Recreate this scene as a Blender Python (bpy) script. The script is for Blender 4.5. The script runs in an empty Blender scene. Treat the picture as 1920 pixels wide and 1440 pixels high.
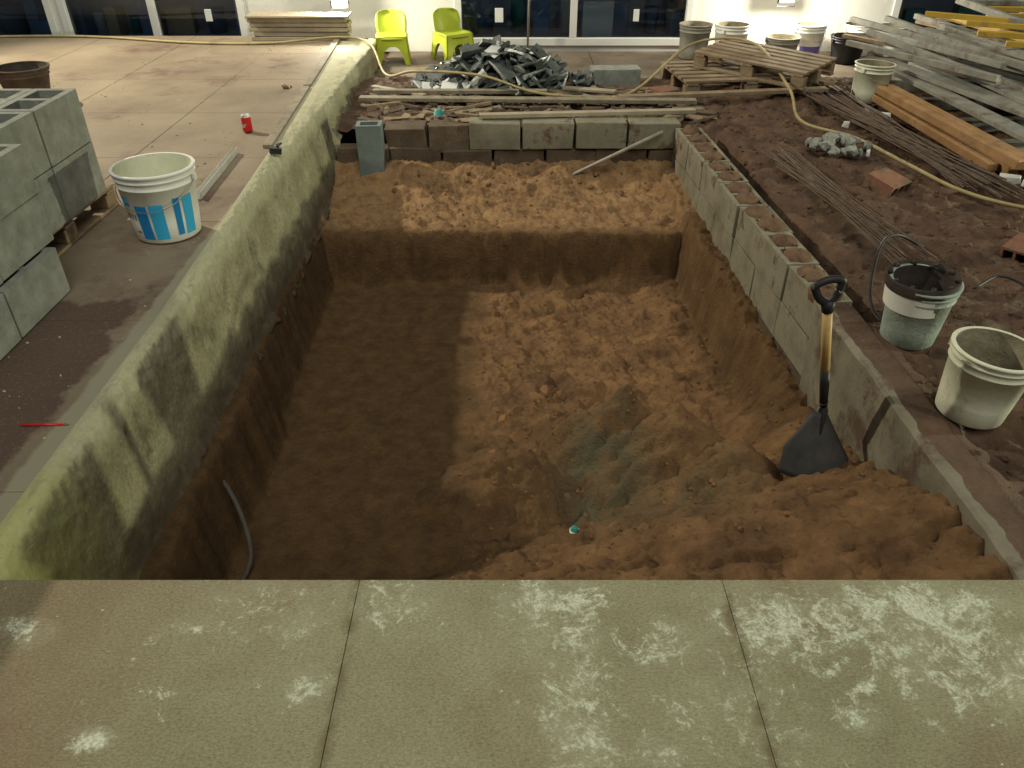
import bpy, math, random
import numpy as np
from mathutils import Vector, Matrix, Euler
random.seed(7)
S=bpy.context.scene
COL=S.collection

# ------------------------------------------------------------ materials
def mat(name,c1,c2,scale=4.0,rough=.8,bump=.3,bscale=60.0,c3=None,c3scale=2.0,c3t=.6,metal=0.0,bdist=.01,detail=6.0,spec=.3):
    m=bpy.data.materials.new(name); m.use_nodes=True
    nt=m.node_tree; N=nt.nodes; L=nt.links
    b=N["Principled BSDF"]
    tc=N.new("ShaderNodeTexCoord")
    n=N.new("ShaderNodeTexNoise"); n.inputs["Scale"].default_value=scale; n.inputs["Detail"].default_value=detail; n.inputs["Roughness"].default_value=.65
    L.new(tc.outputs["Object"],n.inputs["Vector"])
    r=N.new("ShaderNodeValToRGB"); r.color_ramp.elements[0].position=.33; r.color_ramp.elements[1].position=.68
    r.color_ramp.elements[0].color=(*c1,1); r.color_ramp.elements[1].color=(*c2,1)
    L.new(n.outputs["Fac"],r.inputs["Fac"])
    out=r.outputs["Color"]
    if c3:
        n3=N.new("ShaderNodeTexNoise"); n3.inputs["Scale"].default_value=c3scale; n3.inputs["Detail"].default_value=8; n3.inputs["Roughness"].default_value=.7
        L.new(tc.outputs["Object"],n3.inputs["Vector"])
        r3=N.new("ShaderNodeValToRGB"); r3.color_ramp.elements[0].position=c3t; r3.color_ramp.elements[1].position=min(1,c3t+.1)
        L.new(n3.outputs["Fac"],r3.inputs["Fac"])
        mx=N.new("ShaderNodeMixRGB"); L.new(r3.outputs["Color"],mx.inputs["Fac"]); L.new(out,mx.inputs["Color1"]); mx.inputs["Color2"].default_value=(*c3,1)
        out=mx.outputs["Color"]
    L.new(out,b.inputs["Base Color"])
    b.inputs["Roughness"].default_value=rough; b.inputs["Metallic"].default_value=metal
    b.inputs["Specular IOR Level"].default_value=spec
    if bump>0:
        nb=N.new("ShaderNodeTexNoise"); nb.inputs["Scale"].default_value=bscale; nb.inputs["Detail"].default_value=8; nb.inputs["Roughness"].default_value=.7
        L.new(tc.outputs["Object"],nb.inputs["Vector"])
        bp=N.new("ShaderNodeBump"); bp.inputs["Strength"].default_value=bump; bp.inputs["Distance"].default_value=bdist
        L.new(nb.outputs["Fac"],bp.inputs["Height"]); L.new(bp.outputs["Normal"],b.inputs["Normal"])
    return m
def base_link(m):
    b=m.node_tree.nodes["Principled BSDF"]
    return b,b.inputs["Base Color"].links[0].from_socket
def mathn(nt,op,a,b=None,clamp=False):
    n=nt.nodes.new("ShaderNodeMath"); n.operation=op; n.use_clamp=clamp
    for i,x in enumerate((a,b)):
        if x is None: continue
        if isinstance(x,(int,float)): n.inputs[i].default_value=x
        else: nt.links.new(x,n.inputs[i])
    return n.outputs[0]
def noise(nt,vec,scale,detail=6,rough=.6,dist=0):
    n=nt.nodes.new("ShaderNodeTexNoise"); n.inputs["Scale"].default_value=scale; n.inputs["Detail"].default_value=detail; n.inputs["Roughness"].default_value=rough
    n.inputs["Distortion"].default_value=dist
    nt.links.new(vec,n.inputs["Vector"]); return n.outputs["Fac"]
def sstep(nt,x,a,b):
    n=nt.nodes.new("ShaderNodeMapRange"); n.interpolation_type='SMOOTHSTEP'
    n.inputs["From Min"].default_value=a; n.inputs["From Max"].default_value=b
    nt.links.new(x,n.inputs["Value"]); return n.outputs["Result"]
def mixc(nt,f,a,b):
    n=nt.nodes.new("ShaderNodeMixRGB")
    nt.links.new(f,n.inputs["Fac"])
    for i,x in (("Color1",a),("Color2",b)):
        if isinstance(x,tuple): n.inputs[i].default_value=(*x,1)
        else: nt.links.new(x,n.inputs[i])
    return n.outputs[0]

# ------------------------------------------------------------ mesh builder
class MB:
    def __init__(s): s.v=[];s.f=[];s.m=[];s.s=[]
    def add(s,vs,fs,mi=0,sm=False,M=None):
        o=len(s.v)
        if M is not None: vs=[tuple(M@Vector(v)) for v in vs]
        s.v+= [tuple(v) for v in vs]
        for f in fs: s.f.append([o+i for i in f]); s.m.append(mi); s.s.append(sm)
    def box(s,c,d,rot=(0,0,0),mi=0,M=None,jit=0):
        x,y,z=[q/2 for q in d]
        vs=[(-x,-y,-z),(x,-y,-z),(x,y,-z),(-x,y,-z),(-x,-y,z),(x,-y,z),(x,y,z),(-x,y,z)]
        if jit: vs=[tuple(q+random.uniform(-jit,jit) for q in v) for v in vs]
        T=Matrix.Translation(c)@Euler(rot).to_matrix().to_4x4()
        if M is not None: T=M@T
        s.add(vs,[(0,3,2,1),(4,5,6,7),(0,1,5,4),(1,2,6,5),(2,3,7,6),(3,0,4,7)],mi,False,T)
    def prism(s,poly,z0,z1,mi=0):
        n=len(poly)
        vs=[(x,y,z0) for x,y in poly]+[(x,y,z1) for x,y in poly]
        fs=[tuple(range(n-1,-1,-1)),tuple(range(n,2*n))]+[(i,(i+1)%n,n+(i+1)%n,n+i) for i in range(n)]
        s.add(vs,fs,mi)
    def lathe(s,prof,n=32,mi=0,M=None,sm=True,a0=0,a1=2*math.pi):
        full=abs(a1-a0-2*math.pi)<1e-6
        k=n if full else n+1
        vs=[]
        for r,z in prof:
            for i in range(k):
                a=a0+(a1-a0)*i/n; vs.append((r*math.cos(a),r*math.sin(a),z))
        fs=[]
        for j in range(len(prof)-1):
            for i in range(n):
                i2=(i+1)%k if full else i+1
                fs.append((j*k+i,j*k+i2,(j+1)*k+i2,(j+1)*k+i))
        s.add(vs,fs,mi,sm,M)
    def tube(s,pts,r,n=8,mi=0,M=None,closed=False,rr=None):
        P=[Vector(p) for p in pts]; vs=[];up=Vector((0,0,1))
        for i,p in enumerate(P):
            if closed: t=P[(i+1)%len(P)]-P[i-1]
            else: t=P[min(i+1,len(P)-1)]-P[max(i-1,0)]
            t.normalize()
            u=up if abs(t.dot(up))<.95 else Vector((1,0,0))
            a=t.cross(u).normalized(); b=a.cross(t)
            q=rr[i] if rr else r
            for k in range(n):
                an=2*math.pi*k/n; vs.append(p+q*(a*math.cos(an)+b*math.sin(an)))
        fs=[]
        for i in range(len(P)-(0 if closed else 1)):
            j=(i+1)%len(P)
            for k in range(n): fs.append((i*n+k,i*n+(k+1)%n,j*n+(k+1)%n,j*n+k))
        if not closed:
            fs.append(tuple(range(n-1,-1,-1))); fs.append(tuple((len(P)-1)*n+k for k in range(n)))
        s.add(vs,fs,mi,True,M)
    def stone(s,c,r,mi=0,flat=.7):
        for_v,for_f=ICO
        M=Matrix.Translation(c)@Euler([random.uniform(0,6.28) for _ in range(3)]).to_matrix().to_4x4()
        sc=(r*random.uniform(.7,1.2),r*random.uniform(.7,1.2),r*flat)
        vs=[(v[0]*sc[0]*random.uniform(.8,1.2),v[1]*sc[1]*random.uniform(.8,1.2),v[2]*sc[2]*random.uniform(.8,1.2)) for v in for_v]
        s.add(vs,for_f,mi,False,M)
    def obj(s,name,mats,loc=(0,0,0),bevel=0,parent=None):
        me=bpy.data.meshes.new(name)
        me.from_pydata([(a-loc[0],b-loc[1],c-loc[2]) for a,b,c in s.v],[],s.f)
        for m in mats: me.materials.append(m)
        me.polygons.foreach_set("material_index",s.m); me.polygons.foreach_set("use_smooth",s.s)
        me.update()
        o=bpy.data.objects.new(name,me); o.location=loc; COL.objects.link(o)
        if bevel:
            b=o.modifiers.new("b",'BEVEL'); b.width=bevel; b.segments=2; b.limit_method='ANGLE'
        if parent: o.parent=parent
        return o
import bmesh
_b=bmesh.new(); bmesh.ops.create_icosphere(_b,subdivisions=1,radius=1); _b.verts.ensure_lookup_table()
ICO=([tuple(v.co) for v in _b.verts],[tuple(v.index for v in f.verts) for f in _b.faces]); _b.free()
def catmull(pts,k=8):
    P=[Vector(p) for p in pts]; P=[2*P[0]-P[1]]+P+[2*P[-1]-P[-2]]; out=[]
    for i in range(1,len(P)-2):
        for j in range(k):
            t=j/k; a,b,c,d=P[i-1:i+3]
            out.append(.5*((2*b)+(c-a)*t+(2*a-5*b+4*c-d)*t*t+(3*b-a-3*c+d)*t**3))
    out.append(P[-2]); return out
# numpy noise
def vn(x,y,seed):
    T=np.random.RandomState(seed).rand(256,256)
    xi=np.floor(x).astype(int); yi=np.floor(y).astype(int); fx=x-xi; fy=y-yi
    fx=fx*fx*fx*(fx*(fx*6-15)+10); fy=fy*fy*fy*(fy*(fy*6-15)+10)
    a=T[xi&255,yi&255];b=T[(xi+1)&255,yi&255];c=T[xi&255,(yi+1)&255];d=T[(xi+1)&255,(yi+1)&255]
    return (a*(1-fx)+b*fx)*(1-fy)+(c*(1-fx)+d*fx)*fy
def fbm(x,y,sc,oct=4,seed=1,gain=.5):
    s=0;a=1;t=0
    for i in range(oct):
        s=s+a*(vn(x*sc*(2**i)*(.97),y*sc*(2**i)+x*.31*sc,seed+i)-.5)*2; t+=a; a*=gain
    return s/t
def billow(x,y,sc,oct=3,seed=1,gain=.5):
    s=0;a=1;t=0
    for i in range(oct):
        s=s+a*(1-np.abs(vn(x*sc*(2**i)+y*.23*sc,y*sc*(2**i),seed+i)-.5)*4); t+=a; a*=gain
    return s/t
def ss(a,b,x):
    t=np.clip((x-a)/(b-a),0,1); return t*t*(3-2*t)
def xs_edge(Y): return np.interp(Y,[1.3,2.77,4.83,8.6],[-1.435,-1.445,-1.54,-1.76])
def x_ri(Y): return np.interp(Y,[1.37,2.25,3.2,4.4,5.9,6.2],[1.46,1.43,1.41,1.33,1.24,1.22])
def x_ro(Y): return np.interp(Y,[1.37,2.97,4.49,6.0,6.2],[1.60,1.57,1.51,1.43,1.42])

# ------------------------------------------------------------ pit terrain
FLOOR=-1.0
def pit_h(X,Y):
    e=fbm(X,Y,3,4,11)
    T=ss(5.00,5.06,Y+e*.08+fbm(X,Y,12,3,12)*.03)
    zt=-.62+.05*ss(5.1,5.6,Y)+.15*ss(5.55,5.95,Y+fbm(X,Y,3,3,13)*.15)
    h=FLOOR*(1-T)+zt*T
    bx=np.interp(Y,[2,5],[-1.20,-1.31])+fbm(X*.2,Y,2.2,4,21)*.05+fbm(X*.3,Y,9,3,23)*.02
    B=1-ss(0,1,(X-bx+.06)/.09)
    h=np.maximum(h,FLOOR+B*.42)
    d=x_ri(Y)-X
    hb=np.interp(Y,[1.4,1.9,2.2,2.45,3.0,3.6,4.5,5.0,5.9],[-.17,-.22,-.36,-.52,-.62,-.58,-.52,-.50,-.45])
    sl=np.interp(Y,[1.4,2.4,2.8,3.2,3.7,5],[.32,.33,.55,1.2,4.5,6.0])
    shelf=np.interp(Y,[2.8,3.6,5],[0,.05,.07])
    hk=hb-sl*np.maximum(d-.02-shelf+fbm(X*.3,Y,5,4,33)*.04,0)+fbm(X,Y,4,4,31)*.05*ss(0,.2,d)
    h=np.maximum(h,hk)
    # loose talus at the foot of the right bank
    tal=-.93-.28*np.maximum(d-.22,0)+fbm(X,Y,5,4,35)*.04
    h=np.maximum(h,np.where(Y<4.99,tal,-9))
    def cone(cx,cy,top,sx,sy,seed,rot=0):
        dx=X-cx; dy=Y-cy; c_,s_=math.cos(rot),math.sin(rot)
        q=np.sqrt(((dx*c_+dy*s_)*sx)**2+((-dx*s_+dy*c_)*sy)**2+.002)
        return top-q+fbm(X,Y,5,4,seed)*.07
    h=np.maximum(h,cone(.53,2.97,-.46,1.2,1.7,41,-.5))
    h=np.maximum(h,cone(.76,2.80,-.45,.9,1.4,42,-.6))
    h=np.maximum(h,cone(.98,2.58,-.48,.8,1.0,43,-.8))
    h=np.maximum(h,cone(.03,2.85,-.76,.55,.8,45,.3))
    h=np.maximum(h,cone(.15,3.25,-.86,.6,.6,46,.3))
    h=np.maximum(h,cone(.6,2.15,-.76,.45,.5,47))
    R=np.maximum(ss(-.34,-.1,X+fbm(X,Y,4,3,51)*.12)*(1-T),0)*(Y<5)
    R=np.maximum(R,T*.85*ss(5.02,5.2,Y))
    clod=billow(X,Y,8,4,61,.55)*.022+fbm(X,Y,26,3,71,.65)*.015+billow(X,Y,38,2,83)*.006
    foot=-np.clip(billow(X*.8,Y*1.5,5,2,91)-.25,0,1)*.06+np.clip(billow(X*.6,Y*1.6,11,2,95)-.4,0,1)*.03
    h=h+R*(clod+foot)+(1-R)*(fbm(X,Y,5,4,101)*.010+fbm(X,Y,30,4,103)*.004)
    return h,R,T
def grid_obj(name,x0,x1,y0,y1,dx,fn,mats,keep=None):
    nx=int((x1-x0)/dx)+1; ny=int((y1-y0)/dx)+1
    X,Y=np.meshgrid(np.linspace(x0,x1,nx),np.linspace(y0,y1,ny))
    r=fn(X,Y); Z=r[0]
    co=np.stack([X,Y,Z],-1).reshape(-1,3)
    idx=np.arange(nx*ny).reshape(ny,nx)
    F=np.stack([idx[:-1,:-1],idx[:-1,1:],idx[1:,1:],idx[1:,:-1]],-1).reshape(-1,4)
    if keep is not None:
        c=co[F].mean(1); F=F[keep(c[:,0],c[:,1])]
    me=bpy.data.meshes.new(name); me.from_pydata(co.tolist(),[],F.tolist())
    me.polygons.foreach_set("use_smooth",[True]*len(me.polygons))
    ca=me.color_attributes.new("mask",'FLOAT_COLOR','POINT')
    A=np.ones((nx*ny,4)); 
    for i,q in enumerate(r[1:4]): A[:,i]=q.reshape(-1)
    ca.data.foreach_set("color",A.reshape(-1))
    for m in mats: me.materials.append(m)
    o=bpy.data.objects.new(name,me); COL.objects.link(o); return o

m_dirt=mat("sandy_dirt",(.115,.060,.028),(.30,.168,.074),scale=6,rough=.95,bump=1.0,bscale=60,bdist=.018,detail=12)
nt=m_dirt.node_tree; b,src=base_link(m_dirt)
at=nt.nodes.new("ShaderNodeAttribute"); at.attribute_name="mask"
sp=nt.nodes.new("ShaderNodeSeparateColor"); nt.links.new(at.outputs["Color"],sp.inputs[0])
tc=nt.nodes.new("ShaderNodeTexCoord")
n1=noise(nt,tc.outputs["Object"],10,10,.75)
smooth_shade=mixc(nt,sstep(nt,n1,.3,.7),(.074,.040,.017),(.145,.082,.033))  # smooth soil with the left wall's cast shadow put into its colour
src=mixc(nt,mathn(nt,'MULTIPLY',sstep(nt,noise(nt,tc.outputs["Object"],1.7,6,.6),.50,.68),.6),src,(.085,.044,.026))
src=mixc(nt,mathn(nt,'MULTIPLY',sp.outputs[1],mathn(nt,'MULTIPLY',sstep(nt,n1,.35,.6),.6)),src,(.42,.26,.13))
c=mixc(nt,sp.outputs[0],smooth_shade,src)
g=mathn(nt,'MULTIPLY',sp.outputs[2],sstep(nt,noise(nt,tc.outputs["Object"],5,6),.30,.55),True)
c=mixc(nt,g,c,(.125,.105,.058))
nt.links.new(c,b.inputs["Base Color"])
def pitfn(X,Y):
    h,R,T=pit_h(X,Y)
    G=np.exp(-(((X-.42)/.17)**2+((Y-2.76)/.26)**2))*1.4+np.exp(-(((X-.75)/.3)**2+((Y-2.42)/.2)**2))*.6
    R2=R*np.where((X<.35)&(Y<3.25)&(Y>2.3),.45,1)
    side=ss(.30,.12,x_ri(Y)-X) if False else 1-ss(.10,.30,x_ri(Y)-X)
    R2=R2*(1-.6*side*(Y>2.9)*(Y<5))
    return h,np.clip(R2+.15*T,0,1),np.clip(T*ss(5.0,5.1,Y),0,1),np.clip(G,0,1)
grid_obj("excavation_pit_dirt",-1.5,1.5,1.2,6.1,.0095,pitfn,[m_dirt])

# ------------------------------------------------------------ right / back ground
m_mud=mat("muddy_ground",(.062,.036,.025),(.165,.098,.060),scale=5,rough=.85,bump=.9,bscale=50,bdist=.018,detail=10,c3=(.19,.15,.105),c3scale=3,c3t=.58)
def rg(X,Y):
    h=-.205+fbm(X,Y,1.3,3,201)*.05+billow(X,Y,5,4,211,.6)*.035+fbm(X,Y,22,4,221,.6)*.018
    h=h+np.clip(billow(X*.7+Y*.3,Y*1.1,3.5,2,241)-.3,0,1)*.05
    d=X-x_ro(Y)
    slot=(1-ss(.06,.16,d+fbm(X,Y,4,3,231)*.05))*ss(3.0,3.35,Y)*(Y<6.0)
    h=h-slot*.32
    near=(1-ss(.0,.12,d))*(1-ss(2.9,3.2,Y)); h=h*(1-near)+(-.158)*near
    flat=ss(7.6,8.0,Y); h=h*(1-flat)+(-.262)*flat
    return (h,np.zeros_like(h))
def keep(x,y): return ~((y<6.13)&(x<x_ro(y)-.02))
grid_obj("muddy_ground",-1.50,6.5,1.2,9.0,.022,rg,[m_mud],keep)
g=MB(); R0=60
xs=[-R0,-1.5,6.5,R0]; ys=[-R0,1.2,9.0,R0]
vs=[(x,y,-.27) for y in ys for x in xs]; fs=[]
for j in range(3):
    for i in range(3):
        if i==1 and j==1: continue
        fs.append((j*4+i,j*4+i+1,(j+1)*4+i+1,(j+1)*4+i))
g.add(vs,fs); g.obj("ground",[m_mud])
m_pave=mat("worn_concrete_paving",(.12,.095,.07),(.21,.165,.12),scale=3,rough=.75,bump=.2,bscale=40,c3=(.10,.06,.04),c3scale=2.2,c3t=.55)
g=MB()
x=-1.35
while x<9:
    g.box((x+.55,8.53,-.29),(1.094,1.27,.10)); x+=1.1
g.obj("concrete_paving",[m_pave],bevel=.004)

# ------------------------------------------------------------ concrete slabs
m_near=mat("scuffed_concrete_floor",(.275,.265,.160),(.40,.395,.262),scale=1.6,rough=.8,bump=.3,bscale=60,bdist=.004,detail=10)
nt=m_near.node_tree; b,src=base_link(m_near)
geo=nt.nodes.new("ShaderNodeTexCoord"); vec=geo.outputs["Object"]
fib=nt.nodes.new("ShaderNodeMapping"); fib.inputs["Scale"].default_value=(1,1.7,1); nt.links.new(vec,fib.inputs["Vector"])
f1=noise(nt,fib.outputs[0],110,8,.9,.3)
sx=nt.nodes.new("ShaderNodeSeparateXYZ"); nt.links.new(vec,sx.inputs[0]); X_,Y_=sx.outputs[0],sx.outputs[1]
brown=mathn(nt,'MULTIPLY',sstep(nt,noise(nt,vec,1.8,8,.65),.46,.66),.6)
c=mixc(nt,brown,src,(.26,.195,.12))
lowleft=mathn(nt,'MULTIPLY',sstep(nt,mathn(nt,'ADD',mathn(nt,'MULTIPLY',X_,-1.0),mathn(nt,'MULTIPLY',noise(nt,vec,3,6),.5)),.85,1.35),.55)
c=mixc(nt,lowleft,c,(.22,.145,.085))
dark=nt.nodes.new("ShaderNodeMixRGB"); dark.blend_type='MULTIPLY'; dark.inputs["Fac"].default_value=1
nt.links.new(c,dark.inputs["Color1"])
rv=nt.nodes.new("ShaderNodeValToRGB"); rv.color_ramp.elements[0].position=.38; rv.color_ramp.elements[0].color=(.50,.46,.40,1); rv.color_ramp.elements[1].position=.60; rv.color_ramp.elements[1].color=(1.12,1.12,1.12,1)
nt.links.new(f1,rv.inputs["Fac"]); nt.links.new(rv.outputs[0],dark.inputs["Color2"]); c=dark.outputs[0]
dn=noise(nt,vec,7,7,.7)
def blob(cx,cy,rx,ry):
    a=mathn(nt,'DIVIDE',mathn(nt,'SUBTRACT',X_,cx),rx); bq=mathn(nt,'DIVIDE',mathn(nt,'SUBTRACT',Y_,cy),ry)
    d=mathn(nt,'ADD',mathn(nt,'MULTIPLY',a,a),mathn(nt,'MULTIPLY',bq,bq))
    return mathn(nt,'SUBTRACT',1.0,d,True)
def ring(cx,cy,r,w):
    a=mathn(nt,'SUBTRACT',X_,cx); bq=mathn(nt,'SUBTRACT',Y_,cy)
    d=mathn(nt,'SQRT',mathn(nt,'ADD',mathn(nt,'MULTIPLY',a,a),mathn(nt,'MULTIPLY',bq,bq)))
    d=mathn(nt,'ADD',d,mathn(nt,'MULTIPLY',mathn(nt,'SUBTRACT',dn,.5),r*1.0))
    e=mathn(nt,'DIVIDE',mathn(nt,'ABSOLUTE',mathn(nt,'SUBTRACT',d,r)),w)
    return mathn(nt,'SUBTRACT',1.0,e,True)
field=None
for q,k in ((blob(.10,1.31,.22,.10),.8),(blob(.15,1.20,.16,.18),.7),(blob(.36,1.18,.14,.10),.65),(blob(.72,1.24,.34,.16),.75),(blob(1.0,1.28,.36,.12),.9),(blob(1.08,1.14,.34,.2),.75),(blob(.16,.98,.14,.3),.65),
          (blob(-.32,1.3,.18,.14),.6),(blob(.75,.99,.08,.06),.8),(blob(-.9,.93,.07,.04),.9),(blob(-.47,1.05,.08,.08),.7),(blob(.30,.90,.08,.08),.7),(blob(-.62,1.26,.22,.12),.5),(blob(.5,1.0,.3,.2),.45),(blob(-1.2,1.2,.12,.06),.8)):
    q=mathn(nt,'MULTIPLY',q,k)
    field=q if field is None else mathn(nt,'MAXIMUM',field,q)
haze=field
brk=mathn(nt,'ADD',.35,mathn(nt,'MULTIPLY',sstep(nt,noise(nt,vec,5,4,.6),.4,.6),.55))
for q in (ring(-.80,1.13,.085,.035),ring(.70,1.17,.15,.04),ring(.70,1.17,.085,.04),ring(.93,1.02,.055,.025)):
    field=mathn(nt,'MAXIMUM',field,mathn(nt,'MULTIPLY',q,brk))
sm=mathn(nt,'ADD',mathn(nt,'MULTIPLY',noise(nt,vec,11,14,.82,1.0),.62),mathn(nt,'MULTIPLY',noise(nt,vec,48,7,.85,.8),.38))
lvl=mathn(nt,'ADD',mathn(nt,'MULTIPLY',field,.15),sm)
m1=sstep(nt,lvl,.575,.66)
m2=sstep(nt,noise(nt,vec,8,12,.74,.8),.635,.69)
m3=sstep(nt,noise(nt,vec,30,6,.7),.67,.71)
wm=mathn(nt,'MAXIMUM',m1,mathn(nt,'MAXIMUM',m2,m3),True)
wm=mathn(nt,'MULTIPLY',wm,mathn(nt,'ADD',mathn(nt,'MULTIPLY',sstep(nt,noise(nt,vec,120,4,.75),.35,.6),.65),.35))
c=mixc(nt,mathn(nt,'MULTIPLY',mathn(nt,'MULTIPLY',haze,sstep(nt,noise(nt,vec,6,8,.7),.4,.65)),.34),c,(.56,.59,.45))
c=mixc(nt,mathn(nt,'MULTIPLY',wm,.85),c,(.72,.77,.62))
for jx in (-.395,.545):
    xo=mathn(nt,'ADD',X_,mathn(nt,'MULTIPLY',mathn(nt,'SUBTRACT',noise(nt,vec,5,6,.65),.5),.07))
    e=mathn(nt,'DIVIDE',mathn(nt,'ABSOLUTE',mathn(nt,'SUBTRACT',xo,jx)),.022)
    e=mathn(nt,'MULTIPLY',mathn(nt,'SUBTRACT',1.0,e,True),mathn(nt,'MULTIPLY',sstep(nt,noise(nt,vec,14,5),.35,.6),.85))
    c=mixc(nt,e,c,(.15,.115,.06))
nt.links.new(c,b.inputs["Base Color"])
near=MB()
def near_tile(xa,xb,ya,yb): near.prism([(xa,ya),(xb,ya),(xb,yb),(xa,yb)],-.13,0)
X0=[-7.9,-6.97,-6.04,-5.11,-4.18,-3.25,-2.32,-1.33,-.395,.545,1.475,2.40,3.33,4.26,5.19,6.12,7.05,8.0]
for i in range(len(X0)-1):
    for (ya,yb) in ((-.63,1.370),(-2.633,-.633),(-4.636,-2.636)):
        near_tile(X0[i]+.0007,X0[i+1]-.0007,ya,yb)
near.prism([(-7.9,-4.63),(8,-4.63),(8,1.366),(-7.9,1.366)],-1.3,-.131)
near.obj("concrete_floor_slab",[m_near],bevel=.0015)

m_left=mat("stained_concrete_floor",(.18,.138,.098),(.28,.225,.158),scale=1.3,rough=.7,bump=.25,bscale=40,bdist=.004,detail=10,c3=(.14,.088,.066),c3scale=.9,c3t=.54)
nt=m_left.node_tree; b,src=base_link(m_left)
tc=nt.nodes.new("ShaderNodeTexCoord"); vec=tc.outputs["Object"]
sx=nt.nodes.new("ShaderNodeSeparateXYZ"); nt.links.new(vec,sx.inputs[0])
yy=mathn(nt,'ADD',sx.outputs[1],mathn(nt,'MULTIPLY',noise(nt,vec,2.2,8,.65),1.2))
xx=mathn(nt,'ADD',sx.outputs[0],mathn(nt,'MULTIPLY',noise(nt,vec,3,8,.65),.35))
wet_shade=mathn(nt,'MULTIPLY',mathn(nt,'SUBTRACT',1.0,sstep(nt,yy,3.5,3.6)),mathn(nt,'SUBTRACT',1.0,sstep(nt,xx,-1.40,-1.36)),True)
c=mixc(nt,mathn(nt,'MULTIPLY',wet_shade,.85),src,(.085,.048,.040))  # wet stain; the block stack's cast shadow is put into this dark colour too
fine=noise(nt,vec,70,5,.7)
c=mixc(nt,mathn(nt,'MULTIPLY',sstep(nt,fine,.5,.75),.35),c,(.34,.285,.20))
c=mixc(nt,mathn(nt,'MULTIPLY',sstep(nt,noise(nt,vec,6,10,.75,.5),.6,.70),.45),c,(.34,.31,.235))
kerb=sstep(nt,mathn(nt,'ADD',sx.outputs[0],mathn(nt,'MULTIPLY',noise(nt,vec,8,6),.05)),-1.49,-1.47)
c=mixc(nt,mathn(nt,'MULTIPLY',kerb,.7),c,(.36,.34,.24))
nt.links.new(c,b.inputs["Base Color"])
left=MB()
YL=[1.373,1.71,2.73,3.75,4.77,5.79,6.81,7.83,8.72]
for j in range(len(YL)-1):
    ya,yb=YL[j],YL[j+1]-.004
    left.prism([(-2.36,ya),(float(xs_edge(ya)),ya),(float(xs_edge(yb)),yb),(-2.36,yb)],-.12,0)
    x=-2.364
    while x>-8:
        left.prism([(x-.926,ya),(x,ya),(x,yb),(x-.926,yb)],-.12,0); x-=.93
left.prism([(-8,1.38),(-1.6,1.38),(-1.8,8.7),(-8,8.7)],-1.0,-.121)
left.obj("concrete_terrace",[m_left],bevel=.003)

# ------------------------------------------------------------ left retaining wall face
m_lw=mat("rough_cast_concrete",(.23,.215,.135),(.40,.375,.245),scale=4,rough=.9,bump=.8,bscale=70,bdist=.008,detail=14,c3=(.15,.14,.09),c3scale=3,c3t=.54)
nt=m_lw.node_tree; b,src=base_link(m_lw)
tc=nt.nodes.new("ShaderNodeTexCoord"); vec=tc.outputs["Object"]
sx=nt.nodes.new("ShaderNodeSeparateXYZ"); nt.links.new(vec,sx.inputs[0])
gr_=noise(nt,vec,60,7,.8)
spk=nt.nodes.new("ShaderNodeMixRGB"); spk.blend_type='MULTIPLY'; spk.inputs["Fac"].default_value=1; nt.links.new(src,spk.inputs["Color1"])
rv=nt.nodes.new("ShaderNodeValToRGB"); rv.color_ramp.elements[0].position=.36; rv.color_ramp.elements[0].color=(.68,.65,.6,1); rv.color_ramp.elements[1].position=.6; rv.color_ramp.elements[1].color=(1.1,1.1,1.08,1)
nt.links.new(gr_,rv.inputs["Fac"]); nt.links.new(rv.outputs[0],spk.inputs["Color2"]); src=spk.outputs[0]
low_shade=sstep(nt,mathn(nt,'ADD',sx.outputs[2],mathn(nt,'MULTIPLY',noise(nt,vec,5,9,.7),.35)),-.40,-.18)
c=mixc(nt,low_shade,(.125,.098,.064),src)  # shade on the lower wall is painted into the colour
top_lit=sstep(nt,mathn(nt,'ADD',sx.outputs[2],mathn(nt,'MULTIPLY',noise(nt,vec,6,8,.7),.12)),-.08,.0)
c=mixc(nt,mathn(nt,'MULTIPLY',top_lit,.6),c,(.50,.48,.33))  # lit strip along the wall top, painted paler
flare_tint=mathn(nt,'MULTIPLY',mathn(nt,'SUBTRACT',1.0,sstep(nt,mathn(nt,'ADD',sx.outputs[1],mathn(nt,'MULTIPLY',noise(nt,vec,7,8,.7),.9)),2.1,2.45)),.4)
c=mixc(nt,flare_tint,c,(.34,.37,.07))  # yellow-green flare painted into the near end of the wall
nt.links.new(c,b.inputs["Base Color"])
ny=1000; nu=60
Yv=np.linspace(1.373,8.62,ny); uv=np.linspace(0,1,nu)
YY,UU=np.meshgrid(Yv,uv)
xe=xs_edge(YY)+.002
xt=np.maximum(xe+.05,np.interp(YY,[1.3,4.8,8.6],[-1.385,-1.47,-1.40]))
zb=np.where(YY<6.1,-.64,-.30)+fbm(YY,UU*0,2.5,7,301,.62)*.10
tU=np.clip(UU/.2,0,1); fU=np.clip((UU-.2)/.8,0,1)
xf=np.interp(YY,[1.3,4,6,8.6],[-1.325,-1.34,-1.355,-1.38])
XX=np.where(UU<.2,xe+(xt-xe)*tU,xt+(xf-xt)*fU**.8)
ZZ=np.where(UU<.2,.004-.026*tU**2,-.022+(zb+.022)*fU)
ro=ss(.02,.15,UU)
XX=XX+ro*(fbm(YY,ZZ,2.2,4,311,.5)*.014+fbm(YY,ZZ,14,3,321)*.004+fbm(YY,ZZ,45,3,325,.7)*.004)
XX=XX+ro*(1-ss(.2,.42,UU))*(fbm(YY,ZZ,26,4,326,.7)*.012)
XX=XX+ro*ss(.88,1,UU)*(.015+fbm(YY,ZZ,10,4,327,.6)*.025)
ZZ=ZZ+ro*fbm(YY,XX*3,9,5,331,.65)*.018*(UU<.35)
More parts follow.
